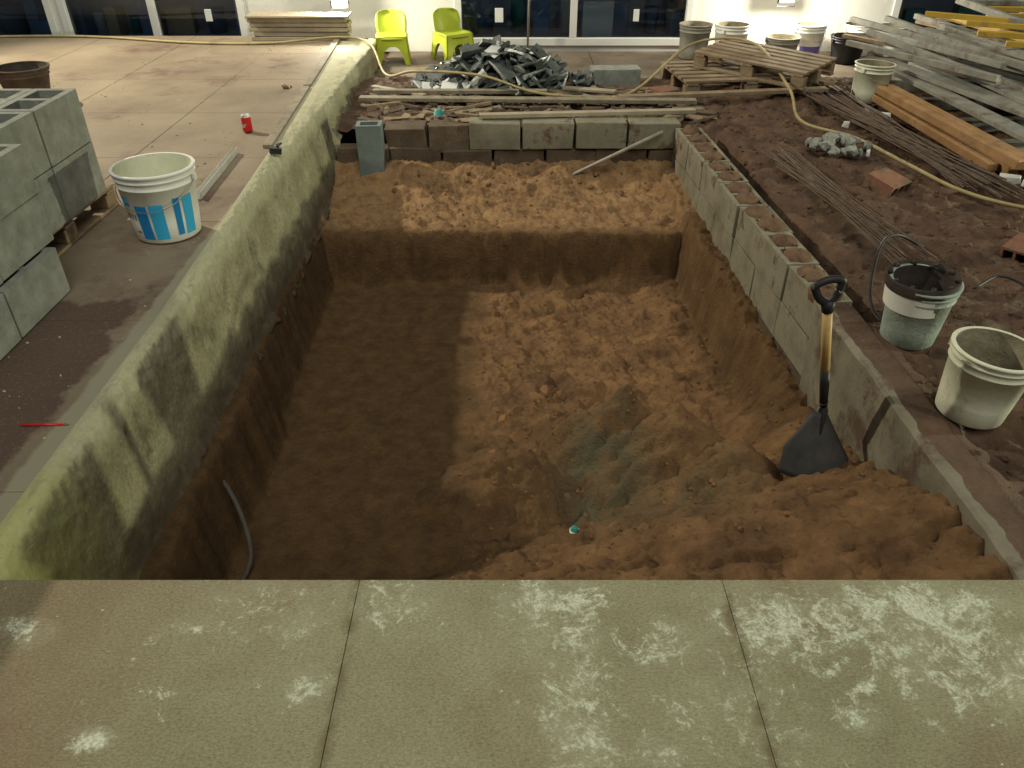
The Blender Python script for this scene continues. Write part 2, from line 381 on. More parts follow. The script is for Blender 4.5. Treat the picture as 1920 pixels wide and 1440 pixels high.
co=np.stack([XX,YY,ZZ],-1).reshape(-1,3).tolist()
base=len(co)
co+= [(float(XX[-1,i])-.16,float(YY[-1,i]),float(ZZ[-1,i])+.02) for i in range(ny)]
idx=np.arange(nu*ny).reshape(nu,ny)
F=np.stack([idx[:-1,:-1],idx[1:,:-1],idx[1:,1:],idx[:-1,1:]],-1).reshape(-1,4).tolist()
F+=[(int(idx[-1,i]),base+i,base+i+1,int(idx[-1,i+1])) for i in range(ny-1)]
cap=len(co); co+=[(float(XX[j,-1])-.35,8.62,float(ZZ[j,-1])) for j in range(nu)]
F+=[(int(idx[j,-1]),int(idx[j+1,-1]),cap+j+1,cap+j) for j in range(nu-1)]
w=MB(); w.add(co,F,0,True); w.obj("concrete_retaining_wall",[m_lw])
m_lath=mat("grey_timber",(.16,.13,.09),(.30,.26,.19),scale=9,rough=.8,bump=.3,bscale=60)
t=MB()
for ya,yb in ((4.95,6.5),(6.53,8.45)):
    xa,xb=float(xs_edge(ya)),float(xs_edge(yb)); L=math.hypot(xb-xa,yb-ya)
    t.box(((xa+xb)/2-.02,(ya+yb)/2,.012),(.06,L,.022),(0,0,math.atan2(xa-xb,yb-ya)))
t.obj("edge_lath",[m_lath],bevel=.002)

# ------------------------------------------------------------ blocks
m_blk=mat("cinder_block",(.20,.205,.18),(.33,.34,.30),scale=12,rough=.95,bump=.9,bscale=110,bdist=.007,detail=8)
m_blkd=mat("dirty_block",(.17,.15,.10),(.31,.29,.22),scale=5,rough=.95,bump=.8,bscale=90,bdist=.006,c3=(.12,.07,.045),c3scale=5,c3t=.54)
m_blkb=mat("earth_caked_block",(.09,.062,.042),(.16,.118,.082),scale=6,rough=.95,bump=.9,bscale=60,bdist=.012,c3=(.24,.21,.16),c3scale=4,c3t=.60)
m_blkw=mat("blue_grey_block",(.12,.145,.14),(.20,.235,.22),scale=6,rough=.9,bump=.5,bscale=90,bdist=.006)
def hollow(mb,M,L,W,H,cells=2,t=.035,mi=0):
    cw=(L-t*(cells+1))/cells
    xs=[-L/2]
    for i in range(cells): xs+=[xs[-1]+t, xs[-1]+t+cw]
    xs.append(L/2); ys=[-W/2,-W/2+t,W/2-t,W/2]
    n=len(xs)
    vs=[(x,y,H) for y in ys for x in xs]; fs=[]
    def hole(i,j): return j==1 and i%2==1
    for j in range(3):
        for i in range(n-1):
            if not hole(i,j): fs.append((j*n+i,j*n+i+1,(j+1)*n+i+1,(j+1)*n+i))
    mb.add(vs,fs,mi,False,M)
    a,bq=L/2,W/2
    mb.add([(-a,-bq,0),(a,-bq,0),(a,bq,0),(-a,bq,0),(-a,-bq,H),(a,-bq,H),(a,bq,H),(-a,bq,H)],[(0,3,2,1),(0,1,5,4),(1,2,6,5),(2,3,7,6),(3,0,4,7)],mi,False,M)
    for i in range(1,n-1,2):
        xa,xb=xs[i],xs[i+1]; ya,yb=ys[1],ys[2]; z=.02; s=.006
        mb.add([(xa,ya,H),(xb,ya,H),(xb,yb,H),(xa,yb,H),(xa+s,ya+s,z),(xb-s,ya+s,z),(xb-s,yb-s,z),(xa+s,yb-s,z)],[(0,4,5,1),(1,5,6,2),(2,6,7,3),(3,7,4,0),(4,7,6,5)],mi,False,M)
def TR(x,y,z,rz=0,rx=0,ry=0): return Matrix.Translation((x,y,z))@Euler((rx,ry,rz)).to_matrix().to_4x4()
bw=MB(); x=-.33
rnd=random.uniform
for i in range(4):
    bw.box((x+.2,6.03+rnd(-.012,.012),-.215+rnd(-.006,.006)),(.388,.17,.2),(rnd(-.02,.02),0,rnd(-.025,.025)),0,jit=.005); x+=.405
x=-.98
for i in range(2):
    bw.box((x+.17,6.06+rnd(-.02,.02),-.25),(.32,.17,.19),(rnd(-.06,.06),rnd(-.04,.04),rnd(-.06,.06)),1,jit=.02); x+=.325
x=-1.35
for i in range(7):
    bw.box((x+.2,6.05+rnd(-.02,.02),-.425),(.39,.2,.205),(0,0,rnd(-.03,.03)),1,jit=.012); x+=.4
bw.box((0,6.08,-.64),(2.75,.2,.2),mi=1)
bw.obj("cinder_block_wall",[m_blkd,m_blkb],bevel=.008)
ub=MB(); 
hollow(ub,TR(-1.07,5.87,-.54,.05),.19,.15,.44,1,.03)
ub.obj("upright_block",[m_blkw],bevel=.005)
rw=MB()
y=5.95
while y>3.2:
    yc=y-.2; xc=(float(x_ri(yc))+float(x_ro(yc)))/2; W=float(x_ro(yc))-float(x_ri(yc))
    ang=math.atan2(-.4,float(x_ri(y-.4))-float(x_ri(y)))
    hollow(rw,TR(xc+rnd(-.006,.006),yc,-.35,ang+math.pi+rnd(-.012,.012)),.387,W,.2+rnd(-.004,.004),2,.026)
    rw.box((xc,yc,-.455),(W,.396,.2),(0,0,ang+math.pi/2),0,jit=.004)
    rw.box((xc,yc,-.665),(W-.01,.396,.21),(0,0,ang+math.pi/2),1,jit=.004)
    y-=.4
rw.obj("hollow_block_wall",[m_blkd,m_blkb],bevel=.004)
fill=MB(); y=5.95
for k in range(7):
    for s_ in (.105,.295):
        yc=y-s_; xc=(float(x_ri(yc))+float(x_ro(yc)))/2
        sc_=rnd(.9,1.1); top_=rnd(.018,.038)
        prof=[(.001,top_),(.03,top_*.95),(.055,top_*.7),(.076,.008),(.082,-.004),(.084,-.04)]
        fill.lathe([(r*sc_,z) for r,z in prof],18,0,TR(xc+rnd(-.008,.008),yc,-.146)@Matrix.Diagonal((.88,1.08,1,1)))
        for q in range(5): fill.stone((xc+rnd(-.06,.06),yc+rnd(-.08,.08),-.14),rnd(.005,.014),0)
    y-=.4
fill.v=[(a+rnd(-.004,.004),b_+rnd(-.004,.004),c_+rnd(-.004,.004)) for a,b_,c_ in fill.v]
m_fill=mat("dirt_fill",(.095,.055,.034),(.20,.125,.075),scale=12,rough=.95,bump=.9,bscale=60,bdist=.012)
fill.obj("dirt_in_block_cells",[m_fill])
m_cw=mat("cast_concrete",(.14,.125,.09),(.25,.225,.165),scale=5,rough=.9,bump=.5,bscale=60,bdist=.008,c3=(.10,.065,.045),c3scale=3.5,c3t=.50)
cw=MB(); Yv=np.linspace(1.373,3.15,110)
rows=[]
for yv in Yv:
    a,bq=float(x_ri(yv)),float(x_ro(yv)); n_=float(fbm(np.array([yv]),np.array([0.]),6,4,401)[0]); n2=float(fbm(np.array([yv]),np.array([3.]),9,4,411)[0])
    rows.append([(a+.02+n_*.012,yv,-.85),(a+n_*.012,yv,-.3),(a+n_*.008,yv,-.16),(a+.012,yv,-.148+n_*.004),(a+.035+n2*.03,yv,-.146),(bq-.01,yv,-.148+n2*.01),(bq,yv,-.17),(bq,yv,-.5)])
vs=[p for r in rows for p in r]
for mi_ in (0,1):
    fs=[]
    for i in range(len(rows)-1):
        for j in range(7):
            if (j in (4,5,6))==bool(mi_): fs.append((i*8+j,i*8+j+1,(i+1)*8+j+1,(i+1)*8+j))
    if mi_==0:
        fs.append(tuple(range(7,-1,-1))); fs.append(tuple((len(rows)-1)*8+j for j in range(8)))
    cw.add(vs,fs,mi_,False)
cw.obj("concrete_wall",[m_cw,m_mud])

def stack(name,blocks,loc):
    s=MB()
    for (x,y,z,L,W,H,rz) in blocks: hollow(s,TR(x+rnd(-.004,.004),y+rnd(-.004,.004),z,rz+rnd(-.012,.012)),L,W,H,2,.035)
    return s.obj(name,[m_blk],loc=loc,bevel=.004)
P2=math.pi/2
bl=[]
for k in range(3):
    x0=-1.99 if k==0 else -2.03
    y1=2.98 if k==0 else 3.06
    for i in range(3):
        for r in range(2):
            bl.append((x0-.01-r*.205,y1-.2-i*.405,.003+k*.203,.4,.2,.2,P2))
stack("cinder_block_stack",bl,(-2.1,2.5,0))
bl=[]
for k in range(2):
    for i in range(2):
        for r in range(4):
            bl.append((-2.20-r*.205,3.88-.2-i*.405,.122+k*.253,.4,.2,.25,P2))
stack("cinder_block_stack",bl,(-2.5,3.5,0.1))
m_wood=mat("weathered_wood",(.17,.12,.075),(.32,.24,.15),scale=6,rough=.85,bump=.4,bscale=60,c3=(.12,.08,.05),c3scale=4,c3t=.6)
def pallet(name,M,L=1.2,W=.8,loc=(0,0,0),mt=None):
    p=MB()
    for i in range(3):
        p.box((0,-W/2+.05+i*(W-.1)/2,.011),(L,.09,.02),mi=0,M=M)
        for j in range(3): p.box((-L/2+.07+j*(L-.14)/2,-W/2+.05+i*(W-.1)/2,.062),(.13,.088,.078),mi=0,M=M)
    for j in range(3): p.box((-L/2+.07+j*(L-.14)/2,0,.112),(.1,W,.02),mi=0,M=M)
    for i in range(6): p.box((0,-W/2+.05+i*(W-.1)/5,.134),(L,.085,.02),(0,0,rnd(-.015,.015)),0,M=M)
    return p.obj(name,[mt or m_wood],loc=loc,bevel=.003)
pallet("wooden_pallet",TR(-2.55,3.48,0.001,P2)@Matrix.Diagonal((.85,1.1,.82,1)),loc=(-2.5,3.5,0))

# ------------------------------------------------------------ buckets
m_white=mat("white_plastic",(.74,.74,.68),(.84,.84,.79),scale=5,rough=.45,bump=.05,bscale=30,c3=(.58,.56,.47),c3scale=7,c3t=.64)
m_cream=mat("cement_smeared_plastic",(.62,.64,.48),(.80,.80,.64),scale=6,rough=.6,bump=.3,bscale=30,c3=(.50,.48,.35),c3scale=6,c3t=.58)
m_mort=mat("mortar_crust",(.28,.34,.30),(.44,.50,.44),scale=9,rough=.95,bump=.9,bscale=50,bdist=.01,c3=(.16,.14,.10),c3scale=8,c3t=.6)
m_black=mat("black_plastic",(.014,.014,.016),(.03,.028,.028),scale=8,rough=.5,bump=.1,bscale=30)
m_darkb=mat("dirty_black_rubber",(.022,.018,.016),(.07,.052,.042),scale=8,rough=.9,bump=.5,bscale=40)
m_darkbr=mat("rusty_bucket",(.06,.04,.03),(.13,.09,.065),scale=8,rough=.9,bump=.5,bscale=40)
m_blue=mat("blue_print",(.01,.18,.46),(.015,.22,.52),scale=5,rough=.5,bump=0)
m_lblue=mat("light_blue_print",(.03,.36,.66),(.04,.40,.70),scale=5,rough=.5,bump=0)
m_teal=mat("teal_plastic",(.02,.20,.19),(.03,.27,.25),scale=5,rough=.5,bump=0)
m_steel=mat("wire_steel",(.18,.17,.15),(.3,.28,.25),scale=20,rough=.45,bump=0,metal=.8)
m_greyp=mat("grey_plastic",(.20,.19,.16),(.34,.32,.27),scale=7,rough=.8,bump=.3,bscale=40)
m_cont=mat("cement_residue",(.18,.15,.095),(.36,.32,.22),scale=9,rough=.95,bump=.8,bscale=40,bdist=.01)
m_purple=mat("purple_print",(.10,.08,.25),(.12,.1,.3),scale=5,rough=.5,bump=0)
def bucket(name,x,y,z,rt,rb,h,mats,rz=0,tilt=(0,0),handle='down',fillz=.15,patches=()):
    b_=MB()
    r=lambda q: rb+(rt-rb)*q/h
    prof=[(.001,.004),(rb*.93,.004),(rb,.012),(r(h*.3),h*.3),(r(h*.78),h*.78),(r(h*.78)+.006,h*.785),(r(h*.80)+.006,h*.80),(r(h*.81),h*.81),(r(h*.88),h*.88),(r(h*.88)+.007,h*.885),(r(h*.9)+.007,h*.905),(r(h*.915),h*.91),(r(h)-.001,h*.955),(rt+.008,h*.96),(rt+.009,h*.995),(rt+.003,h),(rt-.006,h*.995)]
    b_.lathe(prof,48,0)
    b_.lathe([(rt-.006,h*.995),(r(h*.5)-.006,h*.5),(r(h*fillz)-.006,h*fillz)],48,1)
    b_.lathe([(r(h*fillz)-.006,h*fillz),(rb*.6,h*fillz+.01),(.001,h*fillz+.004)],24,1)
    if handle:
        pts=[]
        R=r(h*.84)+.008; zz=h*.84
        for i in range(25):
            a=math.pi*i/24
            if handle=='down': p=(R*math.cos(a),-(R+.004)*math.sin(a)*.98,zz-R*.62*math.sin(a)**1.0)
            elif handle=='up': p=(R*math.cos(a),R*.25*math.sin(a),zz+R*1.0*math.sin(a))
            pts.append(p)
        b_.tube(pts,.0022,6,2)
        for sgn in (-1,1):
            b_.box((sgn*(R+.002),0,zz),(.014,.03,.03),mi=0)
    for (a0,a1,z0,z1,mi) in patches:
        n=8; vs=[];fs=[]
        for q in (z0,z1):
            for i in range(n+1):
                a=math.radians(a0+(a1-a0)*i/n); rr_=r(q)+.0012; vs.append((rr_*math.cos(a),rr_*math.sin(a),q))
        for i in range(n): fs.append((i,i+1,n+2+i,n+1+i))
        b_.add(vs,fs,mi,True)
    o=b_.obj(name,mats); o.location=(x,y,z); o.rotation_euler=(tilt[0],tilt[1],rz)
    return o
bars=[(-112,-92,.030,.200,3),(-88,-66,.030,.205,4),(-50,-39,.040,.225,3),(-34,-14,.035,.225,4),
      (-140,-124,.200,.232,4),(-143,-127,.206,.224,4),(-137,-122,.190,.208,3),(-139,-137,.13,.165,5),(-134,-132,.13,.160,5),(-129,-127,.13,.16,5),(-124,-122,.125,.155,5),(-118,-116,.125,.155,5),(-124,-116,.06,.067,5)]
bucket("paint_bucket",-1.70,3.60,.002,.182,.150,.345,[m_white,m_cream,m_steel,m_blue,m_lblue,m_black],rz=0,handle='down',fillz=.08,patches=bars)
bucket("mortar_bucket",1.705,2.88,-.175,.132,.108,.29,[m_mort,m_darkb,m_steel],rz=.8,tilt=(.03,-.05),handle=None,fillz=.45)
e=MB(); e.lathe([(.1285,.172),(.137,.262)],48,0); e.lathe([(.139,.255),(.142,.30),(.138,.305),(.127,.28),(.112,.14),(.06,.12),(.001,.125)],48,1)
for i in range(10): e.stone((.125*math.cos(i*.63+.2),.125*math.sin(i*.63+.2),.297),.016,1)
o=e.obj("rubber_pail",[m_white,m_darkb]); o.location=(1.705,2.88,-.172); o.rotation_euler=(.03,-.05,0)
bucket("plaster_bucket",1.70,2.325,-.165,.142,.116,.285,[m_cream,m_cont,m_steel],rz=2.2,tilt=(.02,-.04),handle='down',fillz=.25)
bucket("paint_bucket",1.93,8.82,-.238,.165,.14,.34,[m_greyp,m_cont,m_steel],rz=.3,handle=None)
bucket("paint_bucket",2.28,8.68,-.238,.175,.145,.36,[m_white,m_cont,m_steel],rz=.8,handle='down')
bucket("paint_bucket",2.80,8.62,-.238,.17,.145,.25,[m_greyp,m_cont,m_steel],rz=.1,handle='down')
bucket("paint_bucket",3.15,8.86,-.238,.16,.135,.33,[m_white,m_cont,m_steel,m_purple],rz=.2,handle='down',patches=[(-150,-60,.04,.13,3)])
bucket("paint_bucket",3.72,8.98,-.238,.16,.135,.31,[m_white,m_cont,m_steel],rz=.2,handle='down')
bucket("paint_bucket",4.08,8.95,-.238,.16,.135,.30,[m_white,m_cont,m_steel,m_teal],rz=.2,handle=None,patches=[(-170,-20,.12,.2,3)])
bucket("rubber_basket",3.48,8.60,-.238,.18,.135,.26,[m_black,m_darkb,m_steel],rz=.2,handle='up',fillz=.5)
bucket("paint_bucket",3.04,6.86,-.19,.155,.13,.31,[m_cream,m_cont,m_steel],rz=.6,tilt=(0,.03),handle='down')
bucket("rubber_pail",-3.62,6.02,.002,.185,.13,.27,[m_darkbr,m_darkb,m_steel],rz=.3,handle=None,fillz=.7)

# ------------------------------------------------------------ small things on the terrace
m_red=mat("red_can_paint",(.50,.012,.012),(.6,.02,.02),scale=4,rough=.3,bump=0,spec=.5)
m_alu=mat("aluminium",(.55,.55,.52),(.7,.7,.66),scale=12,rough=.4,bump=.05,metal=.5)
m_pvc=mat("dusty_pvc",(.26,.24,.19),(.38,.36,.30),scale=12,rough=.6,bump=.05)
cn=MB(); cn.lathe([(.001,.004),(.024,.002),(.033,.012),(.033,.104)],32,0); cn.lathe([(.033,.104),(.027,.118),(.027,.121),(.025,.119),(.001,.117)],32,1)
cn.lathe([(.0334,.04),(.0334,.052)],10,1,None,True,math.radians(-140),math.radians(-95)); cn.lathe([(.0334,.055),(.0334,.062)],10,1,None,True,math.radians(-120),math.radians(-80))
o=cn.obj("drink_can",[m_red,m_alu]); o.location=(-1.79,5.30,.001)
al=MB(); 
al.box((0,0,.003),(.05,.80,.004)); al.box((.024,0,.022),(.003,.80,.036)); al.box((-.010,0,.018),(.003,.80,.028))
o=al.obj("aluminium_profile",[m_alu]); o.location=(-1.735,4.45,.001); o.rotation_euler=(0,0,.04)
pn=MB(); pn.tube([(-.078,0,.005),(.062,0,.005)],.0045,6,0); pn.tube([(.062,0,.005),(.078,0,.005)],.004,6,1,rr=[.0045,.001])
o=pn.obj("carpenter_pencil",[m_red,m_wood]); o.location=(-1.535,2.025,.001); o.rotation_euler=(0,0,.03)
cr=MB(); cr.stone((-1.83,6.5,.012),.03); cr.stone((-1.79,6.53,.008),.012); 
m_terra=mat("terracotta",(.20,.095,.060),(.29,.145,.095),scale=9,rough=.9,bump=.4,bscale=60,c3=(.14,.09,.06),c3scale=6,c3t=.48)
cr.obj("brick_fragment",[m_terra])
gr=MB()
for i in range(90):
    x=rnd(-1.95,-1.5); y=rnd(1.6,5.5); gr.stone((x,y,.003),rnd(.002,.006))
for i in range(70):
    x=rnd(-4,-1.8); y=rnd(4.5,8.3); gr.stone((x,y,.003),rnd(.004,.011))
gr.obj("concrete_crumbs",[m_lw])
kk=MB(); kk.box((-1.49,4.85,.02),(.07,.05,.035),(0,.2,.4)); kk.tube([(-1.49,4.87,.03),(-1.46,4.90,.05),(-1.50,4.93,.03)],.006,6,0)
kk.obj("cable_clamp",[m_black])
m_board=mat("board_stack",(.28,.23,.16),(.40,.34,.25),scale=6,rough=.8,bump=.2,bscale=40)
bs=MB()
for k in range(5): bs.box((-2.15+rnd(-.02,.02),8.55+rnd(-.01,.01),.02+k*.042),(.98+rnd(-.03,.03),.22,.036),(0,0,rnd(-.01,.01)))
bs.box((-2.15,8.55,.225),(1.02,.28,.02),(0,0,.01))
bs.obj("board_stack",[m_board],bevel=.003)

# ------------------------------------------------------------ building
m_plaster=mat("white_plaster",(.66,.64,.58),(.74,.72,.66),scale=1.5,rough=.9,bump=.08,bscale=30)
m_frame=mat("white_pvc",(.66,.66,.62),(.72,.72,.68),scale=3,rough=.4,bump=0)
m_room=mat("dim_interior",(.24,.28,.36),(.36,.38,.45),scale=2,rough=.9,bump=0)
m_glass=bpy.data.materials.new("window_glass"); m_glass.use_nodes=True
nt=m_glass.node_tree; bb=nt.nodes["Principled BSDF"]; nt.nodes.remove(bb)
tr=nt.nodes.new("ShaderNodeBsdfTransparent"); tr.inputs[0].default_value=(.85,.92,.97,1)
gl=nt.nodes.new("ShaderNodeBsdfGlossy"); gl.inputs["Roughness"].default_value=.04
fr=nt.nodes.new("ShaderNodeFresnel"); fr.inputs[0].default_value=1.5
mx=nt.nodes.new("ShaderNodeMixShader"); nt.links.new(fr.outputs[0],mx.inputs[0]); nt.links.new(tr.outputs[0],mx.inputs[1]); nt.links.new(gl.outputs[0],mx.inputs[2])
nt.links.new(mx.outputs[0],nt.nodes["Material Output"].inputs[0])
bld=bpy.data.objects.new("white_building",None); COL.objects.link(bld); bld.location=(0,9.2,0)
def child(mb,name,mats,bevel=0):
    o=mb.obj(name,mats,bevel=bevel); o.parent=bld; o.matrix_parent_inverse=Matrix.Translation((0,-9.2,0)); return o
opens=[(-5.95,-4.98),(-4.90,-2.90),(-.62,1.96),(4.12,7.0)]
wl=MB(); prev=-9
for a,bq in opens+[(9,9)]:
    wl.box(((prev+a)/2,9.30,1.4),(a-prev,.2,3.3)); prev=bq
for a,bq in opens:
    wl.box(((a+bq)/2,9.30,2.6),(bq-a,.2,.9)); wl.box(((a+bq)/2,9.30,-.215),(bq-a,.2,.07))
wl.box((0,11.9,1.4),(18,.1,3.3)); wl.box((0,10.6,3.1),(18.2,2.8,.12))
child(wl,"walls",[m_plaster])
rm=MB(); rm.box((0,10.6,-.16),(17.9,2.4,.04)); rm.box((0,10.1,1.4),(17.9,.05,3.2))
child(rm,"interior",[m_room])
fm=MB(); gs=MB()
for a,bq in opens:
    n=max(1,round((bq-a)/1.25)); wd=(bq-a)/n
    fm.box(((a+bq)/2,9.22,-.145),(bq-a,.10,.075))
    for i in range(n+1):
        xx_=a+i*wd; fm.box((min(max(xx_,a+.035),bq-.035),9.222,1.02),(.075,.09,2.25))
    gs.box(((a+bq)/2,9.235,1.02),(bq-a-.05,.008,2.24))
child(fm,"window_frames",[m_frame],.004); child(gs,"window_panes",[m_glass])
sk=MB(); sk.box((-.14,9.205,.12),(.09,.02,.14)); sk.box((1.35,9.20,.12),(.06,.02,.12)); sk.box((5.2,9.205,.12),(.09,.02,.14)); sk.box((-3.3,9.205,.12),(.07,.02,.12))
child(sk,"door_handles",[m_frame],.003)
pp=MB(); pp.tube([(.17,9.08,-.235),(.19,9.1,.6),(.19,9.1,2.6)],.012,8); child(pp,"downpipe",[m_greyp])
m_box=mat("cardboard",(.40,.30,.2),(.52,.40,.28),scale=3,rough=.9,bump=0)
m_stb=mat("stored_blue",(.10,.18,.32),(.14,.24,.4),scale=3,rough=.6,bump=0)
m_stw=mat("stored_white",(.7,.7,.72),(.8,.8,.8),scale=3,rough=.6,bump=0)
st=MB()
for a,bq in opens:
    x=a+.1
    while x<bq-.1:
        wdt=rnd(.12,.35); hh=rnd(.12,.55); mi=random.choice([0,1,1,2,3])
        if random.random()<.5: st.box((x+wdt/2,9.50+rnd(0,.2),-.14+hh/2),(wdt,.2,hh),(0,0,rnd(-.2,.2)),mi)
        else: st.lathe([(.001,0),(wdt*.4,0),(wdt*.45,hh*.8),(wdt*.48,hh*.82),(wdt*.3,hh*.8),(.001,hh*.8)],16,mi,TR(x+wdt/2,9.55+rnd(0,.2),-.138))
        x+=wdt+rnd(.0,.2)
child(st,"stored_goods",[m_box,m_stb,m_stw,m_teal])

# ------------------------------------------------------------ lime chairs
m_lime=mat("lime_plastic",(.36,.42,.03),(.42,.48,.04),scale=3,rough=.4,bump=0,spec=.4)
def chair(x,y,z,rz):
    c_=MB()
    n=12; vs=[];fs=[]
    for j in range(n+1):
        for i in range(n+1):
            u=i/n*2-1; v=j/n*2-1
            k=1-.10*abs(u*v)**2
            w_=.170-.02*(j/n)
            vs.append((u*w_*k,v*.155*k,.275-.016*(1-u*u)*(1-v*v)-(.02*max(0,-v-.7)/.3)))
    top=len(vs); vs+=[(a,b_,c2-.022) for a,b_,c2 in vs]
    def shell(nr):
        for j in range(nr):
            for i in range(n):
                q=j*(n+1)+i; fs.append((q,q+1,q+n+2,q+n+1)); fs.append((top+q,top+q+n+1,top+q+n+2,top+q+1))
        rim=[i for i in range(n+1)]+[(n+1)*j+n for j in range(1,nr+1)]+[(n+1)*nr+i for i in range(n-1,-1,-1)]+[(n+1)*j for j in range(nr-1,0,-1)]
        for k in range(len(rim)):
            a_,b2=rim[k],rim[(k+1)%len(rim)]; fs.append((a_,top+a_,top+b2,b2))
    shell(n); c_.add(vs,fs,0,True)
    vs=[];fs=[];m_=14
    for j in range(m_+1):
        t_=j/m_; zz=.26+.215*t_
        w_=.148+.012*math.sin(t_*3.1) if t_<.6 else .158*(max(.12,1-((t_-.6)/.45)**3.2))**.5
        for i in range(n+1):
            u=i/n*2-1
            vs.append((u*w_,.140+.06*t_-.055*u*u-.01*math.sin(t_*3),zz))
    top=len(vs); vs+=[(a,b_+.014,c2) for a,b_,c2 in vs]
    shell(m_); c_.add(vs,fs,0,True)
    def panel(p0,p1,dirn):
        P0=Vector(p0);P1=Vector(p1); n2=20; th=Vector(dirn)*.014
        inn=[];out=[]
        for i in range(n2+1):
            t_=i/n2; s_=abs(2*t_-1)
            b0=P0.lerp(P1,t_)
            zl=.175*(1-(s_/.66)**2.6)**.5 if s_<.66 else 0
            f=(1-.14*zl/.27)
            out.append((b0.x*.86,b0.y*.86,.266)); inn.append((b0.x*f,b0.y*f,zl))
        vs=out+inn; k=len(out)
        vs2=vs+[(a-th.x,b_-th.y,c2) for a,b_,c2 in vs]
        fs=[]
        for i in range(n2):
            fs.append((i,i+1,k+i+1,k+i)); fs.append((2*k+i,3*k+i,3*k+i+1,2*k+i+1)); fs.append((k+i,k+i+1,3*k+i+1,3*k+i))
        fs.append((0,k,3*k,2*k)); fs.append((k-1,3*k-1,4*k-1,2*k-1))
        c_.add(vs2,fs,0,False)
    a=.18;b2=.17
    panel((-a,-b2,0),(a,-b2,0),(0,-1,0)); panel((-a,b2,0),(a,b2,0),(0,1,0)); panel((-a,-b2,0),(-a,b2,0),(-1,0,0)); panel((a,-b2,0),(a,b2,0),(1,0,0))
    o=c_.obj("plastic_chair",[m_lime]); o.location=(x,y,z); o.rotation_euler=(0,0,rz); return o
chair(-1.24,8.62,-.237,.12)
chair(-.62,8.74,-.237,.6)

# ------------------------------------------------------------ back rubble
m_t1=mat("broken_slate",(.05,.058,.055),(.12,.135,.125),scale=6,rough=.28,bump=.15,bscale=40,spec=.6)
m_t2=mat("pale_tile",(.52,.53,.52),(.7,.7,.67),scale=6,rough=.3,bump=.1,bscale=40,spec=.6)
rb=MB()
for i in range(320):
    a=rnd(0,6.28); q=rnd(0,1)**.6; px=-.10+math.cos(a)*q*.86; py=7.38+math.sin(a)*q*.46
    hz=-.21+(.44 if abs(px+.25)<.35 or abs(px-.25)<.15 else .30)*(1-q)**.8*rnd(.3,1)
    rb.box((px,py,hz),(rnd(.05,.30),rnd(.03,.14),rnd(.008,.03)),(rnd(-.9,.9),rnd(-.9,.9),rnd(0,3.1)),1 if random.random()<.07 else 0,jit=.012)
for px,py,pz,r3 in ((-.72,7.08,-.13,(.7,.1,.1)),(-.55,7.04,-.12,(.8,.1,-.2)),(-.36,7.04,-.12,(1.0,0,.7)),(.28,7.30,.03,(.3,-.7,-.5)),(-.80,7.16,-.13,(.5,.3,.9))):
    rb.box((px,py,pz),(.14,.10,.014),r3,1)
rb.box((.30,7.32,.06),(.30,.10,.02),(.4,.7,-.3),0)
rb.obj("rubble_pile",[m_t1,m_t2],bevel=.002)
rb=MB()
for i in range(230):
    rb.box((rnd(-1.2,1.6),rnd(6.18,7.2),-.19+rnd(0,.03)),(rnd(.04,.32),rnd(.02,.08),rnd(.012,.04)),(rnd(-.25,.25),rnd(-.15,.15),rnd(-.9,.9)),random.choice([0,0,1,2,2]),jit=.008)
for i in range(140):
    rb.stone((rnd(-1.25,1.4),rnd(6.15,7.0),-.18),rnd(.012,.05),2)
rb.obj("timber_debris",[m_wood,m_lath,m_blkb],bevel=.002)
def plank(name,p0,p1,w,th,m_):
    P0=Vector(p0);P1=Vector(p1); d=P1-P0; b_=MB()
    b_.box((0,0,0),(w,d.length,th),jit=.002)
    o=b_.obj(name,[m_],bevel=.003); o.location=(P0+P1)/2; o.rotation_euler=d.to_track_quat('Y','Z').to_euler(); return o
plank("wooden_plank",(-1.28,6.72,-.13),(1.52,6.58,-.12),.09,.03,m_lath)
plank("wooden_plank",(-.25,6.04,-.09),(1.42,6.16,-.085),.07,.028,m_board)
plank("wooden_plank",(-1.2,6.95,-.13),(.3,6.9,-.12),.07,.03,m_lath)
plank("wooden_plank",(.9,6.75,-.13),(2.7,6.9,-.1),.08,.03,m_wood)
plank("wooden_plank",(.1,7.25,-.15),(.9,6.98,-.14),.09,.02,m_board)
plank("wooden_plank",(2.55,8.1,-.10),(2.75,7.0,-.08),.10,.03,m_wood)
plank("wooden_plank",(-1.25,7.25,-.16),(-.75,6.85,-.14),.06,.02,m_board)
pv=MB(); pv.tube([(.42,5.80,-.49),(1.14,5.90,-.17)],.013,10); pv.obj("white_pipe",[m_pvc])
lb=MB(); hollow(lb,TR(.95,7.5,-.15,.06,P2,0)@Matrix.Translation((0,0,-.1)),.44,.2,.19,2,.03); 
o=lb.obj("cinder_block",[m_blk],bevel=.004,loc=(.95,7.5,-.15)); o.rotation_euler=(0,0,math.pi)
pallet("wooden_pallet",TR(2.05,7.45,-.20,.12),loc=(2,7.4,-.2))
pallet("wooden_pallet",TR(2.25,7.35,-.05,-.75,.06,.03)@Matrix.Diagonal((.9,.75,1,1)),loc=(2.2,7.3,0))
def brick(x,y,z,rz,tilt=0):
    b_=MB(); hollow(b_,TR(0,0,0,0,P2)@Matrix.Translation((0,0,-.11)),.20,.10,.20,3,.012); o=b_.obj("hollow_clay_brick",[m_terra],bevel=.002)
    o.location=(x,y,z+.03); o.rotation_euler=(tilt,0,rz)
brick(1.33,7.0,-.2,.5); brick(2.38,4.75,-.2,.6,.2); brick(2.68,3.70,-.19,-.9,.15)
